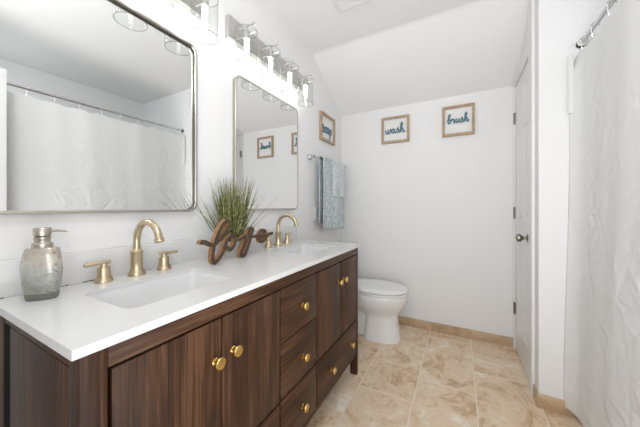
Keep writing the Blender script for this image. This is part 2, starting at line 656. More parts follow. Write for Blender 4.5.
# closet door casing (right trim board, head following the sloped ceiling, slim far jamb)
bm = bmesh.new()
CX0 = XR - 0.016
loft(bm, [[(x, y, z) for y, z in ((DY0 - 0.095, 0), (DY0 - 0.006, 0), (DY0 - 0.006, ZS + slope * (YB - DY0 + 0.006) - 0.004), (DY0 - 0.095, ZS + slope * (YB - DY0 + 0.095) - 0.004))] for x in (CX0, XR)])
box(bm, CX0 + 0.006, XR, DY0 - 0.006, DY0, 0, DZ)
box(bm, CX0, XR, DY1, YB, 0, DZ + 0.01, bev=0.003)
zt = lambda y: ZS + slope * (YB - y) - 0.004
loft(bm, [[(x, y, z) for y, z in ((DY0 - 0.006, DZ), (DY1, DZ), (DY1 + 0.02, min(DZ + 0.02, zt(DY1 + .02))), (DY1 - 0.05, zt(DY1 - 0.05)), (2.56, 2.30), (DY0 - 0.006, 2.30))] for x in (CX0, XR)])
struct(finish('trim_1', bm, M['trim']), 'white casing of the closet door')

# closet door: six raised panels
d = bpy.data.objects.new('door_1', None)
C.objects.link(d)
d['_base_v'] = [XR, (DY0 + DY1) / 2, 0]
d.location = d['_base_v']
struct(d, 'narrow white six-panel closet door, closed')
DX = XR - 0.002
bm = bmesh.new()
box(bm, DX + 0.008, DX + 0.035, DY0 + 0.003, DY1 - 0.003, 0.012, DZ - 0.004)
dw = DY1 - DY0
cols = ((DY0 + 0.085, DY0 + dw / 2 - 0.035), (DY0 + dw / 2 + 0.035, DY1 - 0.085))
rows = ((0.22, 0.93), (1.10, 1.80), (1.92, 2.10))
ys = sorted(set([DY0 + 0.003, DY1 - 0.003] + [q for c in cols for q in c]))
zs_ = sorted(set([0.012, DZ - 0.004] + [q for r in rows for q in r]))
for i in range(len(ys) - 1):
    for j in range(len(zs_) - 1):
        ispanel = any(abs(ys[i] - c[0]) < 1e-6 for c in cols) and any(abs(zs_[j] - r[0]) < 1e-6 for r in rows)
        if ispanel:
            a, bq, c, e = ys[i], ys[i + 1], zs_[j], zs_[j + 1]
            R = lambda k, x: [(x, a + k, c + k), (x, bq - k, c + k), (x, bq - k, e - k), (x, a + k, e - k)]
            loft(bm, [R(0, DX), R(0.012, DX + 0.0075), R(0.022, DX + 0.0075), R(0.042, DX + 0.002)], cap0=False, cap1=True)
        else:
            box(bm, DX, DX + 0.009, ys[i], ys[i + 1], zs_[j], zs_[j + 1])
finish('door_leaf', bm, M['trim'], d)
bm = bmesh.new()
ky, kz = 2.222, 0.985
lathe(bm, [(0.0, 0.001), (0.031, 0.0), (0.032, -0.006), (0.026, -0.009), (0.012, -0.011), (0.011, -0.030), (0.018, -0.036), (0.027, -0.046), (0.029, -0.056), (0.025, -0.066), (0.012, -0.072), (0, -0.073)], (DX, ky, kz), 'x', 24)
finish('door_knob', bm, plain('aged_nickel', (0.30, 0.28, 0.25, 1), 0.25, 1.0), d, True)
for hz_ in (0.345, 1.15, 1.945):
    bm = bmesh.new()
    tube(bm, [(DX - 0.010, DY1 - 0.002, hz_ - 0.048), (DX - 0.010, DY1 - 0.002, hz_ + 0.048)], 0.007, 10)
    box(bm, DX - 0.006, DX - 0.001, DY1 - 0.026, DY1 + 0.016, hz_ - 0.046, hz_ + 0.046)
    finish('door_hinge', bm, plain('hinge_nickel', (0.34, 0.32, 0.29, 1), 0.3, 1.0), d, False)

# entry door standing open against the curtain side (seen only in the left mirror)
d2 = bpy.data.objects.new('door_2', None)
C.objects.link(d2)
d2['_base_v'] = [1.70, -0.2, 0]
d2.location = d2['_base_v']
struct(d2, 'white entry door standing open')
boxo('door_leaf', (1.685, 1.72, -0.2, 0.578, 0.012, 2.18), M['trim'], d2, 0.003)
bm = bmesh.new()
lathe(bm, [(0.0, 0.001), (0.031, 0.0), (0.032, -0.006), (0.012, -0.011), (0.011, -0.030), (0.027, -0.046), (0.025, -0.066), (0, -0.073)], (1.685, 0.51, 0.985), 'x', 20)
finish('door_knob', bm, M['nickel'], d2, True)

# ------------------------------------------------------------------ vanity cabinet
VY0, VY1, XF = 0.222, 1.758, 0.545
ZT = 0.914
van = thing('vanity_cabinet', 'long walnut double vanity cabinet with brass knobs along the left wall', 'cabinet', (0.28, 0.99, 0))
FT = 0.020
# carcass: dark inside box set back from the fronts
bm = bmesh.new()
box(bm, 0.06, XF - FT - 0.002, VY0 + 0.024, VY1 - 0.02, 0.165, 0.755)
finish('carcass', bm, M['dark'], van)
boxo('front_gap_shade', (XF - FT - 0.012, XF - FT - 0.002, VY0 + 0.03, VY1 - 0.02, 0.7555, ZT - 0.001), M['dark'], van)
boxo('end_gap_shade', (0.07, XF - FT - 0.013, VY0 + 0.0305, VY0 + 0.04, 0.7555, ZT - 0.001), M['dark'], van)
for px0, px1, py0, py1 in ((XF - 0.05, XF, VY0, VY0 + 0.046), (XF - 0.05, XF, VY1 - 0.018, VY1 + 0.012), (0.02, 0.069, VY0, VY0 + 0.046), (0.02, 0.069, VY1 - 0.03, VY1 + 0.012)):
    boxo('leg', (px0, px1, py0, py1, 0, ZT), M['wood_z'], van, 0.002)
boxo('side_rail', (0.069, XF - 0.05, VY0 + 0.002, VY0 + 0.03, 0.875, ZT), M['wood_x'], van, 0.0015)
boxo('side_shade_strip', (0.0695, 0.1195, VY0 + 0.001, VY0 + 0.02, 0.15, 0.8745), M['dark'], van)['label'] = 'dark strip standing for the shaded gap by the rear leg'  # shade of the gap beside the rear leg, put in as a dark strip
boxo('side_panel', (0.120, XF - 0.05, VY0 + 0.001, VY0 + 0.022, 0.15, 0.8745), M['wood_z'], van, 0.0015)
boxo('side_panel', (0.069, XF - 0.05, VY1 - 0.018, VY1 + 0.004, 0.15, ZT), M['wood_z'], van, 0.0015)
boxo('top_rail', (XF - 0.02, XF, VY0 + 0.0465, VY1 - 0.0185, 0.864, ZT), M['wood_y'], van, 0.0012)
boxo('bottom_rail', (XF - 0.02, XF - 0.002, VY0 + 0.0465, VY1 - 0.0185, 0.147, 0.168), M['wood_y'], van, 0.0012)
GY = 0.008


def knob(parent, y, z):
    bm = bmesh.new()
    lathe(bm, [(0.0, 0.0), (0.011, 0.0), (0.0115, 0.003), (0.0065, 0.006), (0.006, 0.013), (0.009, 0.017), (0.0165, 0.020), (0.0185, 0.023), (0.0185, 0.026), (0.016, 0.029), (0.006, 0.0305), (0, 0.031)], (XF, y, z), 'x', 24)
    finish('knob', bm, M['brass'], parent, True)


for kind, ya, yb, za, zb, mat, kn in (
        ('cabinet_door', 0.272, 0.561, 0.402, 0.857, 'wood_z', [(0.535, 0.737)]),
        ('cabinet_door', 0.561, 0.855, 0.402, 0.857, 'wood_z', [(0.604, 0.740)]),
        ('drawer', 0.272, 0.855, 0.170, 0.392, 'wood_y', [(0.40, 0.27), (0.71, 0.27)]),
        ('drawer', 0.858, 1.160, 0.636, 0.858, 'wood_y', [(1.02, 0.742)]),
        ('drawer', 0.858, 1.160, 0.402, 0.630, 'wood_y', [(1.025, 0.502)]),
        ('drawer', 0.858, 1.160, 0.170, 0.392, 'wood_y', [(1.02, 0.272)]),
        ('cabinet_door', 1.163, 1.452, 0.402, 0.857, 'wood_z', [(1.425, 0.745)]),
        ('cabinet_door', 1.452, 1.739, 0.402, 0.857, 'wood_z', [(1.50, 0.745)]),
        ('drawer', 1.163, 1.739, 0.170, 0.392, 'wood_y', [(1.325, 0.272), (1.62, 0.275)])):
    p = boxo(kind, (XF - FT, XF - 0.001, ya + GY / 2, yb - GY / 2, za, zb), M[mat], van, 0.0012)
    for y, z in kn:
        knob(p, y, z)

# ------------------------------------------------------------------ countertop, sinks
top = thing('countertop', 'white quartz vanity countertop with two sink cut-outs and low backsplash', 'countertop', (0.28, 0.99, ZT))
SINKS = ((0.305, 0.545), (0.305, 1.425))
HX, HY = 0.136, 0.19


def slab():
    bm = bmesh.new()
    z1 = ZT + 0.02

    def loop(pts):
        vs = [bm.verts.new((x, y, z1)) for x, y in pts]
        return [bm.edges.new((vs[i], vs[(i + 1) % len(vs)])) for i in range(len(vs))]

    es = loop([(0.0, 0.206), (0.56, 0.206), (0.56, 1.774), (0.0, 1.774)])
    for sx, sy in SINKS:
        es += loop(rrect(sx, sy, HX, HY, 0.03))
    bmesh.ops.triangle_fill(bm, use_beauty=True, use_dissolve=False, edges=es)
    r = bmesh.ops.extrude_face_region(bm, geom=list(bm.faces))
    vs = [g for g in r['geom'] if isinstance(g, bmesh.types.BMVert)]
    bmesh.ops.translate(bm, verts=vs, vec=(0, 0, -0.02))
    return bm


finish('slab', slab(), M['quartz'], top)
boxo('backsplash', (0.0, 0.02, 0.206, 1.774, ZT + 0.02, 1.043), M['quartz'], top, 0.002)
for ya, yb in ((0.215, 0.232), (0.325, 0.36), (0.365, 0.372), (0.41, 0.445), (0.455, 0.475), (0.60, 0.615), (0.70, 0.72)):
    boxo('caulk_gap', (0.0195, 0.0215, ya, yb, ZT + 0.0199, ZT + 0.0222), M['caulk'], top)
for k, (sx, sy) in enumerate(SINKS):
    s = thing('sink', ('white rectangular undermount sink beside the soap dispenser, nearer the camera', 'white rectangular undermount sink at the toilet end of the vanity')[k], 'sink', (sx, sy, ZT - 0.14), 'vanity sinks')
    bm = bmesh.new()
    rings = []
    for dz, ins, r in ((-0.0005, -0.012, 0.032), (-0.0006, -0.002, 0.03), (-0.02, 0.000, 0.03), (-0.06, 0.006, 0.035), (-0.10, 0.018, 0.045), (-0.118, 0.034, 0.05), (-0.126, 0.062, 0.05), (-0.129, 0.10, 0.02)):
        rings.append([(x, y, ZT + dz) for x, y in rrect(sx, sy, HX - ins, HY - ins, r)])
    loft(bm, rings, cap0=False, cap1=True)
    o = finish('basin', bm, M['basin'], s, True)
    md = o.modifiers.new('thick', 'SOLIDIFY')
    md.thickness = 0.008
    md.offset = 1.0
    bm = bmesh.new()
    lathe(bm, [(0, 0), (0.022, 0), (0.022, 0.002), (0.016, 0.0035), (0, 0.003)], (sx, sy, ZT - 0.1288), 'z', 20)
    finish('drain', bm, M['gold'], s, True)

# ------------------------------------------------------------------ faucets
ZK = ZT + 0.02
for k, fy in enumerate((0.555, 1.449)):
    f = thing('faucet', ('champagne gold gooseneck faucet with two lever handles, beside the soap dispenser', 'champagne gold gooseneck faucet with two lever handles, behind the wooden love sign')[k], 'faucet', (0.073, fy, ZK), 'gooseneck faucets')
    fx = 0.076
    bm = bmesh.new()
    lathe(bm, [(0, 0), (0.029, 0), (0.030, 0.004), (0.027, 0.012), (0.0225, 0.020), (0.0205, 0.028), (0.0200, 0.085), (0.0222, 0.088), (0.0222, 0.093), (0.017, 0.097), (0.0135, 0.102), (0, 0.102)], (fx, fy, ZK), 'z', 28)
    finish('spout_base', bm, M['gold'], f, True)
    bm = bmesh.new()
    R = 0.075
    zc = ZK + 0.134
    pts = [(fx, fy, ZK + 0.095), (fx, fy, ZK + 0.12)] + [(fx + R - R * math.cos(a), fy, zc + R * math.sin(a)) for a in [math.radians(q) for q in [0,10,20,30,40,50,60,70,80,90,100,110,120,130,140,150,158,165]]]
    ex = Vector(pts[-1])
    dr = (Vector(pts[-1]) - Vector(pts[-2])).normalized()
    pts.append(ex + dr * 0.008)
    tube(bm, pts, 0.0128, 18)
    finish('spout', bm, M['gold'], f, True)
    bm = bmesh.new()
    e0 = ex + dr * 0.001
    tube(bm, [e0, e0 + dr * 0.002, e0 + dr * 0.006, e0 + dr * 0.008, e0 + dr * 0.015], [0.0130, 0.0165, 0.0165, 0.0145, 0.0158], 18)
    finish('spout_tip', bm, M['gold'], f, True)
    for sg in (-1, 1):
        hy = fy + sg * 0.106
        bm = bmesh.new()
        lathe(bm, [(0, 0), (0.027, 0), (0.028, 0.004), (0.025, 0.011), (0.0205, 0.018), (0.0190, 0.026), (0.0185, 0.050), (0.0172, 0.053), (0.012, 0.055), (0.010, 0.058), (0.0095, 0.066), (0, 0.066)], (fx, hy, ZK), 'z', 24)
        h = finish('handle', bm, M['gold'], f, True)
        bm = bmesh.new()
        zl = ZK + 0.069
        tube(bm, [(fx, hy - sg * 0.020, zl), (fx, hy - sg * 0.018, zl), (fx, hy, zl), (fx + 0.004, hy + sg * 0.050, zl - 0.001), (fx + 0.005, hy + sg * 0.056, zl - 0.001)], [0.0055, 0.0075, 0.0078, 0.0070, 0.0055], 14)
        finish('lever', bm, M['gold'], h, True)

# ------------------------------------------------------------------ mirrors
for k, (ya, yb) in enumerate(((0.182, 0.856), (1.106, 1.769))):
    mth = thing('wall_mirror', ('rounded rectangular nickel-framed mirror over the sink beside the soap dispenser', 'rounded rectangular nickel-framed mirror between plant and towel bar')[k], 'mirror', (0, (ya + yb) / 2, 1.178), 'vanity mirrors')
    z0, z1 = 1.178, (2.004, 1.992)[k]
    cy, cz, hy, hz = (ya + yb) / 2, (z0 + z1) / 2, (yb - ya) / 2, (z1 - z0) / 2
    bm = bmesh.new()
    prof = [(0.0, 0.002), (0.028, 0.0), (0.030, 0.002), (0.030, 0.009), (0.028, 0.011), (0.0215, 0.011)]
    rings = [[(x, p[0], p[1]) for p in rrect(cy, cz, hy - ins, hz - ins, max(0.045 - ins, 0.01), 8)] for x, ins in prof]
    loft(bm, rings, False, False)
    finish('frame', bm, M['frame_metal'], mth, True)
    bm = bmesh.new()
    g = rrect(cy, cz, hy - 0.010, hz - 0.010, 0.036, 8)
    loft(bm, [[(x, p[0], p[1]) for p in g] for x in (0.006, (0.012, 0.027)[k])])
    finish('mirror_glass', bm, M['mirror'], mth).rotation_euler.z = (0, -0.0032)[k]

# ------------------------------------------------------------------ vanity lights
for k, (ya, yb, ys4) in enumerate(((0.122, 0.892, (0.182, 0.396, 0.613, 0.832)), (1.052, 1.822, (1.108, 1.322, 1.535, 1.752)))):
    vl = thing('vanity_light', ('nickel four-light vanity bar at the top edge above the soap dispenser side mirror', 'nickel four-light vanity bar above the mirror beside the towel bar')[k], 'wall light', (0, (ya + yb) / 2, 2.17), 'vanity light bars')
    boxo('backplate', (0.0, 0.032, ya, yb, 2.172, 2.302), M['nickel'], vl, 0.004)
    for ly in ys4:
        bm = bmesh.new()
        sx = 0.113
        tube(bm, [(0.030, ly, 2.236), (0.160, ly, 2.236)], 0.0052, 12)
        lathe(bm, [(0, -0.009), (0.006, -0.007), (0.0088, -0.002), (0.0088, 0.002), (0.006, 0.007), (0, 0.009)], (0.164, ly, 2.236), 'x', 14)
        arm = finish('arm', bm, M['chrome'], vl, True)
        bm = bmesh.new()
        lathe(bm, [(0, 0.026), (0.006, 0.026), (0.006, 0.006), (0.017, 0.004), (0.019, 0.0), (0.019, -0.042), (0.016, -0.045), (0, -0.045)], (sx, ly, 2.206), 'z', 20)
        tube(bm, [(sx - 0.064, ly, 2.185), (sx + 0.064, ly, 2.185)], 0.0030, 8)
        finish('socket', bm, M['nickel'], vl, True)
        bm = bmesh.new()
        lathe(bm, [(0.059, 0.0), (0.059, -0.190), (0.0605, -0.192), (0.062, -0.190), (0.062, 0.0), (0.0605, 0.002), (0.059, 0.0)], (sx, ly, 2.206), 'z', 36, cap0=False, cap1=False)
        for rz in (0.0, -0.190):
            lathe(bm, [(0.0588, rz - 0.0012), (0.0622, rz - 0.0012), (0.0622, rz + 0.0012), (0.0588, rz + 0.0012), (0.0588, rz - 0.0012)], (sx, ly, 2.206), 'z', 36, mi=1, cap0=False, cap1=False)
        finish('glass_shade', bm, [M['glass'], M['glassrim']], vl, True)
        bm = bmesh.new()
        lathe(bm, [(0, 0), (0.011, 0), (0.011, -0.010), (0.012, -0.022), (0.012, -0.055), (0.009, -0.075), (0.005, -0.088), (0, -0.092)], (sx, ly, 2.161), 'z', 20)
        finish('bulb', bm, M['bulb'], vl, True)

# ------------------------------------------------------------------ framed word signs
WASH = [[(0, .85), (.04, .3), (.25, 0), (.5, .35), (.56, .9), (.6, .3), (.82, 0), (1.05, .4), (1.1, .95), (1.3, .8)],
        [(1.95, .85), (1.65, .98), (1.38, .5), (1.5, .04), (1.8, .25), (2.0, .92), (1.98, .3), (2.15, 0), (2.45, .35)],
        [(2.45, .35), (2.78, 1.15), (2.82, .85), (3.02, .4), (2.85, 0), (2.55, .1)], [(2.95, .08), (3.25, .35)],
        [(3.2, .35), (3.7, 1.5), (3.8, 2.1), (3.55, 2.1), (3.42, 1.2), (3.36, 0)], [(3.36, 0), (3.55, .7), (3.85, .9), (3.88, .4), (3.98, 0), (4.35, .35)]]
BRUSH = [[(-.1, .5), (.35, 1.4), (.55, 2.1), (.3, 2.1), (.16, 1.1), (.12, .2), (.38, 0), (.66, .4), (.55, .9), (.3, .75)],
         [(.55, .9), (.85, .7), (1.05, 1.1), (1.15, .85), (1.42, .85), (1.4, .4), (1.5, 0), (1.78, .35)],
         [(1.78, .35), (1.92, .92), (1.92, .3), (2.12, 0), (2.38, .4), (2.48, .92), (2.48, .3), (2.65, 0), (2.9, .35)]] + [[(x + .42, y) for x, y in s] for s in WASH[2:]]
SOAP = [[(0, .3), (.3, 1.2), (.36, .9), (.56, .4), (.4, 0), (.1, .1)], [(.5, .08), (.8, .5)],
        [(1.2, .95), (.85, .8), (.8, .2), (1.1, 0), (1.4, .4), (1.2, .95), (1.6, .8)],
        [(2.2, .85), (1.9, .98), (1.63, .5), (1.75, .04), (2.05, .25), (2.25, .92), (2.23, .3), (2.4, 0), (2.7, .6)],
        [(2.7, .9), (2.68, 0), (2.6, -1.0)], [(2.68, .5), (2.95, .95), (3.25, .7), (3.15, .15), (2.75, .1)]]


def sign(label, axis, a0, a1, z0, z1, words, scale, cx_off, z_off, parent_loc):
    t = thing('framed_sign', label, 'sign', parent_loc, 'framed word signs')
    if axis == 'y':       # hangs on the back wall, facing -y
        fr = (Vector((0, YB, 0)), Vector((1, 0, 0)), Vector((0, 0, 1)), Vector((0, -1, 0)))
    else:                 # hangs on the left wall, facing +x
        fr = (Vector((0, 0, 0)), Vector((0, 1, 0)), Vector((0, 0, 1)), Vector((1, 0, 0)))
    P = lambda a, z, d: fr[0] + fr[1] * a + fr[2] * z + fr[3] * d
    fw, fd = 0.022, 0.026
    bm = bmesh.new()
    for q in range(4):
        A = [(a0, z0), (a1, z0), (a1, z1), (a0, z1)]
        I = [(a0 + fw, z0 + fw), (a1 - fw, z0 + fw), (a1 - fw, z1 - fw), (a0 + fw, z1 - fw)]
        n = (q + 1) % 4
        loft(bm, [[P(*A[q], 0.001), P(*A[n], 0.001), P(*I[n], 0.001), P(*I[q], 0.001)], [P(*A[q], fd), P(*A[n], fd), P(*I[n], fd), P(*I[q], fd)]])
    finish('frame', bm, M['oak'], t)
    bm = bmesh.new()
    A = [(a0 + fw - .002, z0 + fw - .002), (a1 - fw + .002, z0 + fw - .002), (a1 - fw + .002, z1 - fw + .002), (a0 + fw - .002, z1 - fw + .002)]
    loft(bm, [[P(*p, 0.002) for p in A], [P(*p, 0.008) for p in A]])
    finish('board', bm, M['boardwhite'], t)
    bm = bmesh.new()
    xs = [p[0] for s in words for p in s]
    zs = [p[1] for s in words for p in s]
    wc = (min(xs) + max(xs)) / 2
    cz = (z0 + z1) / 2 + z_off
    ca = (a0 + a1) / 2 + cx_off
    for si, s in enumerate(words):
        ribbon(bm, [(ca + (x - wc) * scale, cz + (z - 0.8) * scale) for x, z in s], fr, 0.0125, 0.006, 0.0108 + 0.00033 * si)
    finish('lettering', bm, M['teal'], t)
    return t


sign("oak-framed white sign reading 'wash' in teal script on the back wall", 'y', 0.466, 0.746, 1.862, 2.130, WASH, 0.045, 0.0, 0.002, (0.606, YB, 1.862))
sign("oak-framed white sign reading 'brush' in teal script near the closet door", 'y', 1.048, 1.315, 1.862, 2.140, BRUSH, 0.037, 0.0, 0.012, (1.18, YB, 1.862))
sign('oak-framed teal script sign on the left wall above the towel bar', 'x', 2.18, 2.49, 1.852, 2.122, SOAP, 0.060, -0.01, 0.0, (0, 2.33, 1.852))

# ------------------------------------------------------------------ towel bar and towels
tb = thing('towel_bar', 'brushed chrome towel bar on the left wall beyond the mirror', 'towel bar', (0, 2.32, 1.64))
BZ, BX = 1.645, 0.07
for y in (1.985, 2.64):
    bm = bmesh.new()
    box(bm, 0, 0.012, y - 0.024, y + 0.024, BZ - 0.024, BZ + 0.024, bev=0.003)
    box(bm, 0.010, BX + 0.012, y - 0.011, y + 0.011, BZ - 0.011, BZ + 0.011, bev=0.002)
    finish('bracket', bm, M['chrome'], tb, True)
bm = bmesh.new()
tube(bm, [(BX, 1.985, BZ), (BX, 2.64, BZ)], 0.008, 14)
finish('bar', bm, M['chrome'], tb, True)


def towel(name, label, y0, y1, zfront, zback, r, mat, seed, amp):
    rnd = random.Random(seed)
    ph = [rnd.uniform(0, 6.28) for _ in range(4)]
    prof = []
    nb = 14
    for i in range(nb + 1):
        z = zback + (BZ - zback) * i / nb
        prof.append((BX - r, z, -1))
    for i in range(1, 8):
        a = PI - PI * i / 8
        prof.append((BX + r * math.cos(a), BZ + r * math.sin(a), 0))
    nf = 26
    for i in range(nf + 1):
        z = BZ - (BZ - zfront) * i / nf
        prof.append((BX + r, z, 1))
    ny = 30
    bm = bmesh.new()
    grid = []
    for j in range(ny + 1):
        t = j / ny
        y = y0 + (y1 - y0) * t
        row = []
        for x, z, s in prof:
            drop = max(0, BZ - z)
            w = amp * min(1, drop / 0.25) * (math.sin(t * 9 + ph[0] + drop * 1.5) + 0.5 * math.sin(t * 19 + ph[1] - drop * 2))
            xx = x + (w + amp if s > 0 else (w * 0.3 if s < 0 else 0))
            yy = y + (0.012 * math.sin(drop * 5 + ph[2]) if s > 0 else 0) * min(1, drop * 3)
            zz = z - (0.010 * math.sin(t * 3 + ph[3]) * drop if s > 0 else 0)
            row.append(bm.verts.new((max(xx, 0.016), yy, zz)))
        grid.append(row)
    for j in range(ny):
        for i in range(len(prof) - 1):
            bm.faces.new((grid[j][i], grid[j + 1][i], grid[j + 1][i + 1], grid[j][i + 1]))
    o = finish(name, bm, mat, None, True, loc=(BX, (y0 + y1) / 2, zfront))
    md = o.modifiers.new('thick', 'SOLIDIFY')
    md.thickness = 0.007
    md.offset = 1
    return tag(o, label, 'towel', 'towels on the bar')


towel('bath_towel', 'large grey-blue patterned bath towel hanging longest on the towel bar', 2.08, 2.57, 0.975, 1.05, 0.014, M['towel_a'], 3, 0.009)
towel('hand_towel', 'small pale patterned hand towel draped over the bath towel', 2.27, 2.56, 1.30, 1.35, 0.026, M['towel_b'], 5, 0.004)

# outlet plate below the bar
ot = thing('wall_outlet', 'white outlet plate on the left wall below the towel bar', 'outlet', (0, 2.12, 1.07))
boxo('plate', (0.0, 0.006, 2.075, 2.158, 1.065, 1.195), M['plastic'], ot, 0.002)
for z in (1.10, 1.16):
    boxo('receptacle', (0.005, 0.0085, 2.099, 2.134, z - 0.02, z + 0.02), M['plastic'], ot, 0.003)

# ------------------------------------------------------------------ toilet
to = thing('toilet', 'white porcelain toilet with closed lid beyond the vanity', 'toilet', (0.4, 2.385, 0))
TY = 2.385


def oval(cx, lf, lb, hw, z, n=40, p=2.3, cy=TY):
    pts = []
    for i in range(n):
        a = 2 * PI * i / n
        c, s = math.cos(a), math.sin(a)
        e = 2 / p
        x = (abs(c) ** e) * (1 if c > 0 else -1)
        y = (abs(s) ** e) * (1 if s > 0 else -1)
        pts.append((cx + (lf if c > 0 else lb) * x, cy + hw * y, z))
    return pts


bm = bmesh.new()
rings = [oval(0.50, 0.226, 0.11, 0.138, 0.0, p=2.8), oval(0.50, 0.226, 0.11, 0.138, 0.010, p=2.8), oval(0.50, 0.218, 0.105, 0.130, 0.030, p=2.8),
         oval(0.50, 0.206, 0.10, 0.120, 0.12, p=2.6), oval(0.50, 0.202, 0.10, 0.114, 0.200, p=2.5), oval(0.495, 0.210, 0.11, 0.118, 0.228, p=2.4),
         oval(0.49, 0.236, 0.20, 0.142, 0.262, p=2.3), oval(0.49, 0.268, 0.27, 0.172, 0.305, p=2.2), oval(0.49, 0.285, 0.28, 0.190, 0.345, p=2.2),
         oval(0.49, 0.290, 0.28, 0.196, 0.375, p=2.2), oval(0.49, 0.292, 0.28, 0.198, 0.410, p=2.2), oval(0.49, 0.287, 0.277, 0.194, 0.417, p=2.2)]
loft(bm, rings)
# recessed trapway shelf at the back, against the wall
box(bm, 0.10, 0.44, TY - 0.085, TY + 0.085, 0.0, 0.25, bev=0.02)
box(bm, 0.10, 0.32, TY - 0.095, TY + 0.095, 0.20, 0.40, bev=0.02)
finish('bowl', bm, M['porcelain'], to, True)
bm = bmesh.new()
rings = [oval(0.50, 0.286, 0.262, 0.194, 0.4185), oval(0.50, 0.290, 0.265, 0.198, 0.424), oval(0.50, 0.290, 0.265, 0.198, 0.432), oval(0.50, 0.286, 0.262, 0.194, 0.437)]
loft(bm, rings)
finish('seat', bm, M['seatplastic'], to, True)
bm = bmesh.new()
rings = [oval(0.50, 0.284, 0.262, 0.193, 0.4405), oval(0.50, 0.290, 0.266, 0.199, 0.446), oval(0.50, 0.290, 0.266, 0.199, 0.456), oval(0.50, 0.282, 0.260, 0.190, 0.466), oval(0.50, 0.245, 0.225, 0.155, 0.472), oval(0.50, 0.12, 0.12, 0.08, 0.474)]
loft(bm, rings)
for s in (-1, 1):
    box(bm, 0.225, 0.262, TY + s * 0.075 - 0.022, TY + s * 0.075 + 0.022, 0.415, 0.452, bev=0.005)
finish('lid', bm, M['seatplastic'], to, True)
boxo('tank', (0.015, 0.205, TY - 0.205, TY + 0.205, 0.40, 0.765), M['porcelain'], to, 0.02, 4)
boxo('tank_lid', (0.010, 0.213, TY - 0.212, TY + 0.212, 0.766, 0.80), M['porcelain'], to, 0.008, 3)
bm = bmesh.new()
lathe(bm, [(0, 0), (0.014, 0), (0.014, 0.008), (0, 0.01)], (0.205, TY - 0.14, 0.70), 'x', 14)
tube(bm, [(0.212, TY - 0.14, 0.70), (0.216, TY - 0.08, 0.693)], 0.005, 8)
finish('flush_lever', bm, M['chrome'], to, True)
for s in (-1, 1):
    bm = bmesh.new()
    lathe(bm, [(0.013, 0.0), (0.013, 0.008), (0.009, 0.015), (0, 0.017)], (0.36, TY + s * 0.128, 0.020), 'z', 12)
    finish('bolt_cap', bm, M['seatplastic'], to, True)

# ------------------------------------------------------------------ soap dispenser
sc_ = Vector((0.122, 0.284, ZK))
so = thing('soap_dispenser', 'speckled mercury glass soap dispenser with silver pump', 'soap dispenser', sc_)
wd = Vector((0.63, 0.775, 0)).normalized()
dd = Vector((0.775, -0.63, 0)).normalized()


KW = 0.80


def soap_ring(w, d, z, n=36, p=2.6):
    out = []
    for i in range(n):
        a = 2 * PI * i / n
        c, s = math.cos(a), math.sin(a)
        e = 2 / p
        out.append(sc_ + wd * (KW * w * abs(c) ** e * (1 if c > 0 else -1)) + dd * (KW * d * abs(s) ** e * (1 if s > 0 else -1)) + Vector((0, 0, z)))
    return out


bm = bmesh.new()
loft(bm, [soap_ring(0.040, 0.026, 0.0), soap_ring(0.043, 0.029, 0.004), soap_ring(0.0462, 0.031, 0.020)])
finish('glass_base', bm, M['thickglass'], so, True)
bm = bmesh.new()
loft(bm, [soap_ring(0.0464, 0.0311, 0.0201), soap_ring(0.0515, 0.034, 0.05), soap_ring(0.0545, 0.036, 0.085), soap_ring(0.0540, 0.0355, 0.105), soap_ring(0.050, 0.033, 0.130), soap_ring(0.0455, 0.030, 0.1445), soap_ring(0.040, 0.026, 0.1490), soap_ring(0.022, 0.018, 0.1500)])
finish('bottle', bm, M['mercury'], so, True)
bm = bmesh.new()
lathe(bm, [(0, 0.148), (0.0215, 0.1485), (0.0225, 0.152), (0.0225, 0.160), (0.0195, 0.163), (0.0165, 0.165), (0.0165, 0.170), (0.0185, 0.173), (0.0185, 0.179), (0.0155, 0.181), (0, 0.181)], sc_, 'z', 24)
finish('collar', bm, M['antique'], so, True)
bm = bmesh.new()
lathe(bm, [(0, 0.1805), (0.0155, 0.181), (0.0190, 0.184), (0.0195, 0.188), (0.0195, 0.203), (0.0175, 0.206), (0, 0.207)], sc_, 'z', 24)
tube(bm, [sc_ + wd * 0.012 + Vector((0, 0, 0.1965)), sc_ + wd * 0.035 + Vector((0, 0, 0.1968)), sc_ + wd * 0.048 + Vector((0, 0, 0.1955)), sc_ + wd * 0.055 + Vector((0, 0, 0.1930))], [0.0042, 0.0036, 0.003, 0.0028], 10)
finish('pump', bm, M['antique'], so, True)

# ------------------------------------------------------------------ potted grass
pc = Vector((0.101, 1.016, ZK))
pl = thing('potted_grass', 'tall artificial grass in a small white tin pot behind the love sign', 'plant', pc)
bm = bmesh.new()
lathe(bm, [(0, 0), (0.056, 0), (0.058, 0.003), (0.0625, 0.078), (0.065, 0.080), (0.065, 0.084), (0.062, 0.085), (0.060, 0.078), (0.058, 0.070), (0, 0.070)], pc, 'z', 36)
finish('pot', bm, M['pot'], pl, True)
bm = bmesh.new()
lathe(bm, [(0, 0.066), (0.059, 0.066), (0.052, 0.076), (0.02, 0.080), (0, 0.080)], pc, 'z', 24)
finish('soil', bm, plain('moss', lin(70, 66, 40), 0.95), pl, True)
bm = bmesh.new()
rg = random.Random(21)


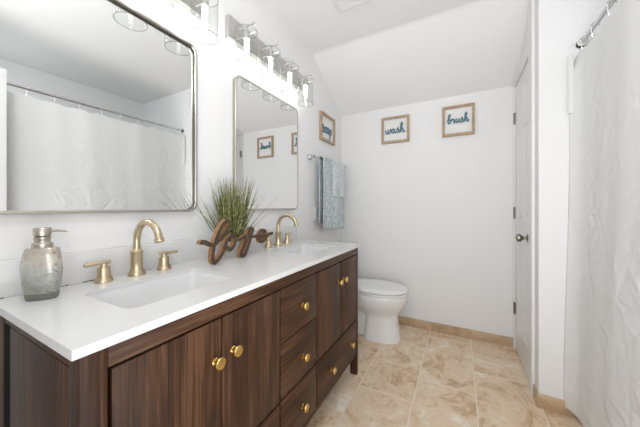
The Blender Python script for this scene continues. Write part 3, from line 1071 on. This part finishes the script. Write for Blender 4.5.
def blade(base, az, lean, length, w, droop):
    pts = []
    n = 7
    for i in range(n + 1):
        t = i / n
        hor = length * (math.sin(lean) * t + droop * t * t * t)
        ver = length * (math.cos(lean) * t - droop * 0.6 * t ** 3)
        p = base + Vector((math.cos(az) * hor, math.sin(az) * hor, ver))
        p.x = max(p.x, 0.034 + 0.012 * rg.random())
        pts.append(p)
    side = Vector((-math.sin(az), math.cos(az), 0))
    twist = rg.uniform(-1.2, 1.2)
    side = (side * math.cos(twist) + Vector((math.cos(az), math.sin(az), 0)) * math.sin(twist)).normalized()
    L, Rr = [], []
    for i, p in enumerate(pts):
        t = i / n
        ww = w * (0.75 + 0.5 * t if t < 0.4 else 0.95 * (1 - (t - 0.4) / 0.6) + 0.06)
        L.append(bm.verts.new(p - side * ww))
        Rr.append(bm.verts.new(p + side * ww))
    for i in range(n):
        bm.faces.new((L[i], Rr[i], Rr[i + 1], L[i + 1]))


for i in range(270):
    a = rg.uniform(0, 2 * PI)
    rr = 0.045 * math.sqrt(rg.random())
    base = pc + Vector((rr * math.cos(a), rr * math.sin(a), 0.070))
    az = a + rg.uniform(-0.5, 0.5)
    u = rg.random()
    lean = 0.01 + 0.21 * rg.random() if u < 0.72 else 0.2 + 0.58 * rg.random()
    ln = rg.uniform(0.22, 0.375) if u < 0.80 else rg.uniform(0.20, 0.33)
    blade(base, az, lean, ln, rg.uniform(0.0022, 0.0042), rg.uniform(0.0, 0.06) if u < 0.80 else rg.uniform(0.0, 0.12))
o = finish('foliage', bm, M['grass'], pl)
md = o.modifiers.new('thick', 'SOLIDIFY')
md.thickness = 0.0006

# ------------------------------------------------------------------ wooden love sign
LOVE = [[(-0.0762, 0.0996), (-0.0697, 0.1093), (-0.0529, 0.1061), (-0.0251, 0.0924), (0.004, 0.09), (0.0385, 0.1173), (0.079, 0.1518), (0.096, 0.1778), (0.079, 0.1921), (0.0464, 0.1722), (0.0153, 0.1257), (-0.0049, 0.0771), (-0.0122, 0.0277), (0.0003, 0.0075), (0.0307, 0.0253), (0.0601, 0.0584)],
        [(0.0601, 0.0584), (0.0707, 0.0896), (0.1133, 0.118), (0.1357, 0.0936), (0.1266, 0.0666), (0.0985, 0.0511), (0.0749, 0.0651), (0.0707, 0.0896)],
        [(0.1133, 0.118), (0.1494, 0.0906), (0.1924, 0.0996)],
        [(0.1924, 0.0996), (0.2143, 0.0984), (0.2073, 0.0649), (0.1826, 0.0281), (0.1846, 0.0075), (0.2103, 0.0083), (0.2412, 0.0535), (0.2647, 0.105), (0.2778, 0.1348), (0.256, 0.1387), (0.2391, 0.1145), (0.2496, 0.093)],
        [(0.2496, 0.093), (0.2922, 0.0937), (0.3385, 0.0987)],
        [(0.3326, 0.0778), (0.3813, 0.089), (0.4042, 0.109), (0.3751, 0.1228), (0.3445, 0.1074), (0.3326, 0.0778), (0.3566, 0.0575), (0.394, 0.0653), (0.4225, 0.0883), (0.4812, 0.0962)]]
A = Vector((0.206, 0.804, ZK))
ldir = Vector((-0.10691, 0.99427, 0))
lnrm = Vector((0.99427, 0.10691, 0))
bm = bmesh.new()
for k, s in enumerate(LOVE):
    ribbon(bm, s, (A, ldir, Vector((0, 0, 1)), lnrm), (0.0185, 0.0185, 0.012, 0.021, 0.012, 0.0175)[k], 0.020 - 0.0006 * k, 0.0, 0, 1)
lv = finish('love_sign', bm, [M['signdark'], M['signedge']], None, False, loc=A)
zmin = min(v.co.z for v in lv.data.vertices)
for v in lv.data.vertices:
    v.co.z -= zmin
tag(lv, "brown wooden cut-out script sign reading 'love' standing on the countertop", 'sign')

# ------------------------------------------------------------------ shower rod, hooks, curtain
RX, RZ = 1.80, 2.12
rod = thing('shower_rod', 'chrome shower curtain rod across the tub alcove', 'rod', (RX, 1.15, RZ))
bm = bmesh.new()
tube(bm, [(RX, YN + 0.012, RZ), (RX, 1.20, RZ)], 0.0125, 16)
tube(bm, [(RX, 1.19, RZ), (RX, YW - 0.012, RZ)], 0.0108, 16)
finish('rod_tube', bm, M['chrome'], rod, True)
for y, s in ((YW, -1), (YN, 1)):
    bm = bmesh.new()
    lathe(bm, [(0, 0), (0.020, 0), (0.021, s * 0.006), (0.019, s * 0.022), (0.014, s * 0.028), (0, s * 0.028)], (RX, y, RZ), 'y', 20)
    finish('end_cap', bm, M['darkmetal'], rod, True)
    bm = bmesh.new()
    lathe(bm, [(0.013, s * 0.028), (0.022, s * 0.028), (0.022, s * 0.034), (0.013, s * 0.034)], (RX, y, RZ), 'y', 20)
    finish('collar', bm, M['plastic'], rod, True)['label'] = 'white plastic ring at the rod end'
HOOKS = (0.45, 0.575, 0.70, 0.855, 1.011, 1.172, 1.321, 1.482, 1.637, 1.80, 1.925)
CT = 2.064
hk = None
for i, hy in enumerate(HOOKS):
    if hk is None:
        bm = bmesh.new()
        pts = [(RX + 0.016 * math.cos(a), 0.0, RZ + 0.016 * math.sin(a)) for a in [math.radians(q) for q in range(-20, 221, 20)]]
        pts = pts + [(RX - 0.0125, 0, RZ - 0.03), (RX - 0.006, 0.002, RZ - 0.062), (RX + 0.001, 0.003, RZ - 0.072), (RX + 0.008, 0.003, RZ - 0.062), (RX + 0.006, 0.003, RZ - 0.045)]
        tube(bm, pts, 0.0018, 8)
        hk = finish('curtain_hook', bm, M['chrome'], None, True, loc=(RX, 0, RZ))
        o = hk
    else:
        o = hk.copy()
        C.objects.link(o)
    o.location = (RX, hy, RZ)
    nth = ('nearest the alcove end wall', 'second', 'third', 'fourth', 'fifth', 'sixth', 'seventh', 'eighth', 'ninth', 'tenth', 'eleventh')[len(HOOKS) - 1 - i]
    lab = ('chrome curtain hook on the shower rod, ' + nth) if i == len(HOOKS) - 1 else ('chrome curtain hook on the shower rod, %s from the alcove end wall' % nth)
    tag(o, lab, 'hook', 'shower curtain hooks')

ct = thing('shower_curtain', 'white crinkled shower curtain hanging from the rod at the right', 'curtain', (1.78, 1.17, 0.03))
bm = bmesh.new()
NY, NZ = 270, 320
Y0, Y1, Z0 = 0.36, 1.9775, 0.045
rc = random.Random(4)
HZ_ = CT - Z0
X = [[0.0] * (NZ + 1) for _ in range(NY + 1)]


def crease(cy, cz, th, ln, wd, am):
    """a straight pinched fold line in the cloth, centred at (cy, cz)"""
    c, s_ = math.cos(th), math.sin(th)
    ry, rz = abs(c) * ln + abs(s_) * wd * 3, abs(s_) * ln + abs(c) * wd * 3
    j0, j1 = int((cy - ry - Y0) / (Y1 - Y0) * NY), int((cy + ry - Y0) / (Y1 - Y0) * NY) + 1
    i0, i1 = int((cz - rz - Z0) / HZ_ * NZ), int((cz + rz - Z0) / HZ_ * NZ) + 1
    for j in range(max(j0, 0), min(j1, NY) + 1):
        dy_ = Y0 + (Y1 - Y0) * j / NY - cy
        for i in range(max(i0, 0), min(i1, NZ) + 1):
            dz_ = Z0 + HZ_ * i / NZ - cz
            a = dy_ * c + dz_ * s_
            if abs(a) < ln:
                bq = (-dy_ * s_ + dz_ * c - 0.03 * a * math.sin(a * 9)) / wd
                # one steep flank, one long flank: a crisp fold
                X[j][i] += am * (math.exp(-bq * bq) if bq < 0 else math.exp(-bq * bq * 0.12)) * (1 - (a / ln) ** 2)


for k in range(190):
    ny_, nz_ = rc.uniform(Y0, Y1), 0.05 + 1.75 * rc.random() ** 1.15
    for q in range(rc.randint(3, 7)):
        th = rc.uniform(0, 2 * PI)
        ln = rc.uniform(0.04, 0.13)
        crease(ny_ + math.cos(th) * ln * 0.9, nz_ + math.sin(th) * ln * 0.9, th, ln, rc.uniform(0.005, 0.009), rc.choice((-1, 1)) * rc.uniform(0.0010, 0.0026) * (1.0 if nz_ < 1.3 else 0.5))
grid = []
for j in range(NY + 1):
    y = Y0 + (Y1 - Y0) * j / NY
    row = []
    for i in range(NZ + 1):
        t = i / NZ
        z = Z0 + HZ_ * t
        sag = 0.0
        if t > 0.9:
            dmin = min(abs(y - h) for h in HOOKS)
            sag = 0.016 * min(1, dmin / 0.08) ** 2 * (t - 0.9) / 0.1
        x = 1.792 - 0.018 * (1 - t) + 0.0035 * math.sin(y * 15 + 0.6) * (0.5 + 0.5 * t) + 0.0015 * math.sin(y * 31 + z * 1.4)
        x += 0.010 * math.sin(z * 2.4 + y * 2.0) * (1 - t)
        e = max(0, (y - 1.88) / (Y1 - 1.88))
        x -= 0.036 * e * e * min(1, (1 - t) * 14 + 0.25)
        row.append(bm.verts.new((x + X[j][i], y, z - sag)))
    grid.append(row)
for j in range(NY):
    for i in range(NZ):
        bm.faces.new((grid[j][i], grid[j + 1][i], grid[j + 1][i + 1], grid[j][i + 1]))
o = finish('curtain_panel', bm, M['curtain'], ct, False)
for p in o.data.polygons:
    p.use_smooth = True
md = o.modifiers.new('thick', 'SOLIDIFY')
md.thickness = 0.0012
bm = bmesh.new()
rows = []
for i in range(13):
    z = 1.735 + (2.062 - 1.735) * i / 12
    rows.append([(1.741, 1.968, z), (1.746, 1.958, z), (1.757, 1.956 + 0.002 * math.sin(i), z), (1.766, 1.959, z), (1.768, 1.964, z), (1.757, 1.972, z)])
loft(bm, rows)
finish('folded_edge', bm, M['curtain'], ct, True)

# ------------------------------------------------------------------ ceiling vent
vt = thing('ceiling_vent', 'white louvered vent grille in the ceiling', 'vent', (0.55, 1.56, ZC))
bm = bmesh.new()
va, vb, vc, vd = 0.425, 0.675, 1.40, 1.705
for dims in ((va, va + 0.03, vc, vd), (vb - 0.03, vb, vc, vd), (va + 0.03, vb - 0.03, vc, vc + 0.03), (va + 0.03, vb - 0.03, vd - 0.03, vd)):
    box(bm, *dims, ZC - 0.014, ZC, bev=0.003)
finish('vent_frame', bm, M['plastic'], vt)
boxo('duct_backing', (va + 0.02, vb - 0.02, vc + 0.02, vd - 0.02, ZC - 0.003, ZC - 0.001), M['beige'], vt)
for i in range(8):
    y = vc + 0.05 + i * 0.0292
    bm = bmesh.new()
    loft(bm, [[(x, y, ZC - 0.004), (x, y + 0.003, ZC - 0.004), (x, y + 0.019, ZC - 0.013), (x, y + 0.016, ZC - 0.013)] for x in (va + 0.03, vb - 0.03)])
    finish('louver', bm, M['plastic'], vt)

for o in bpy.data.objects:
    if '_base_v' in o:
        del o['_base_v']
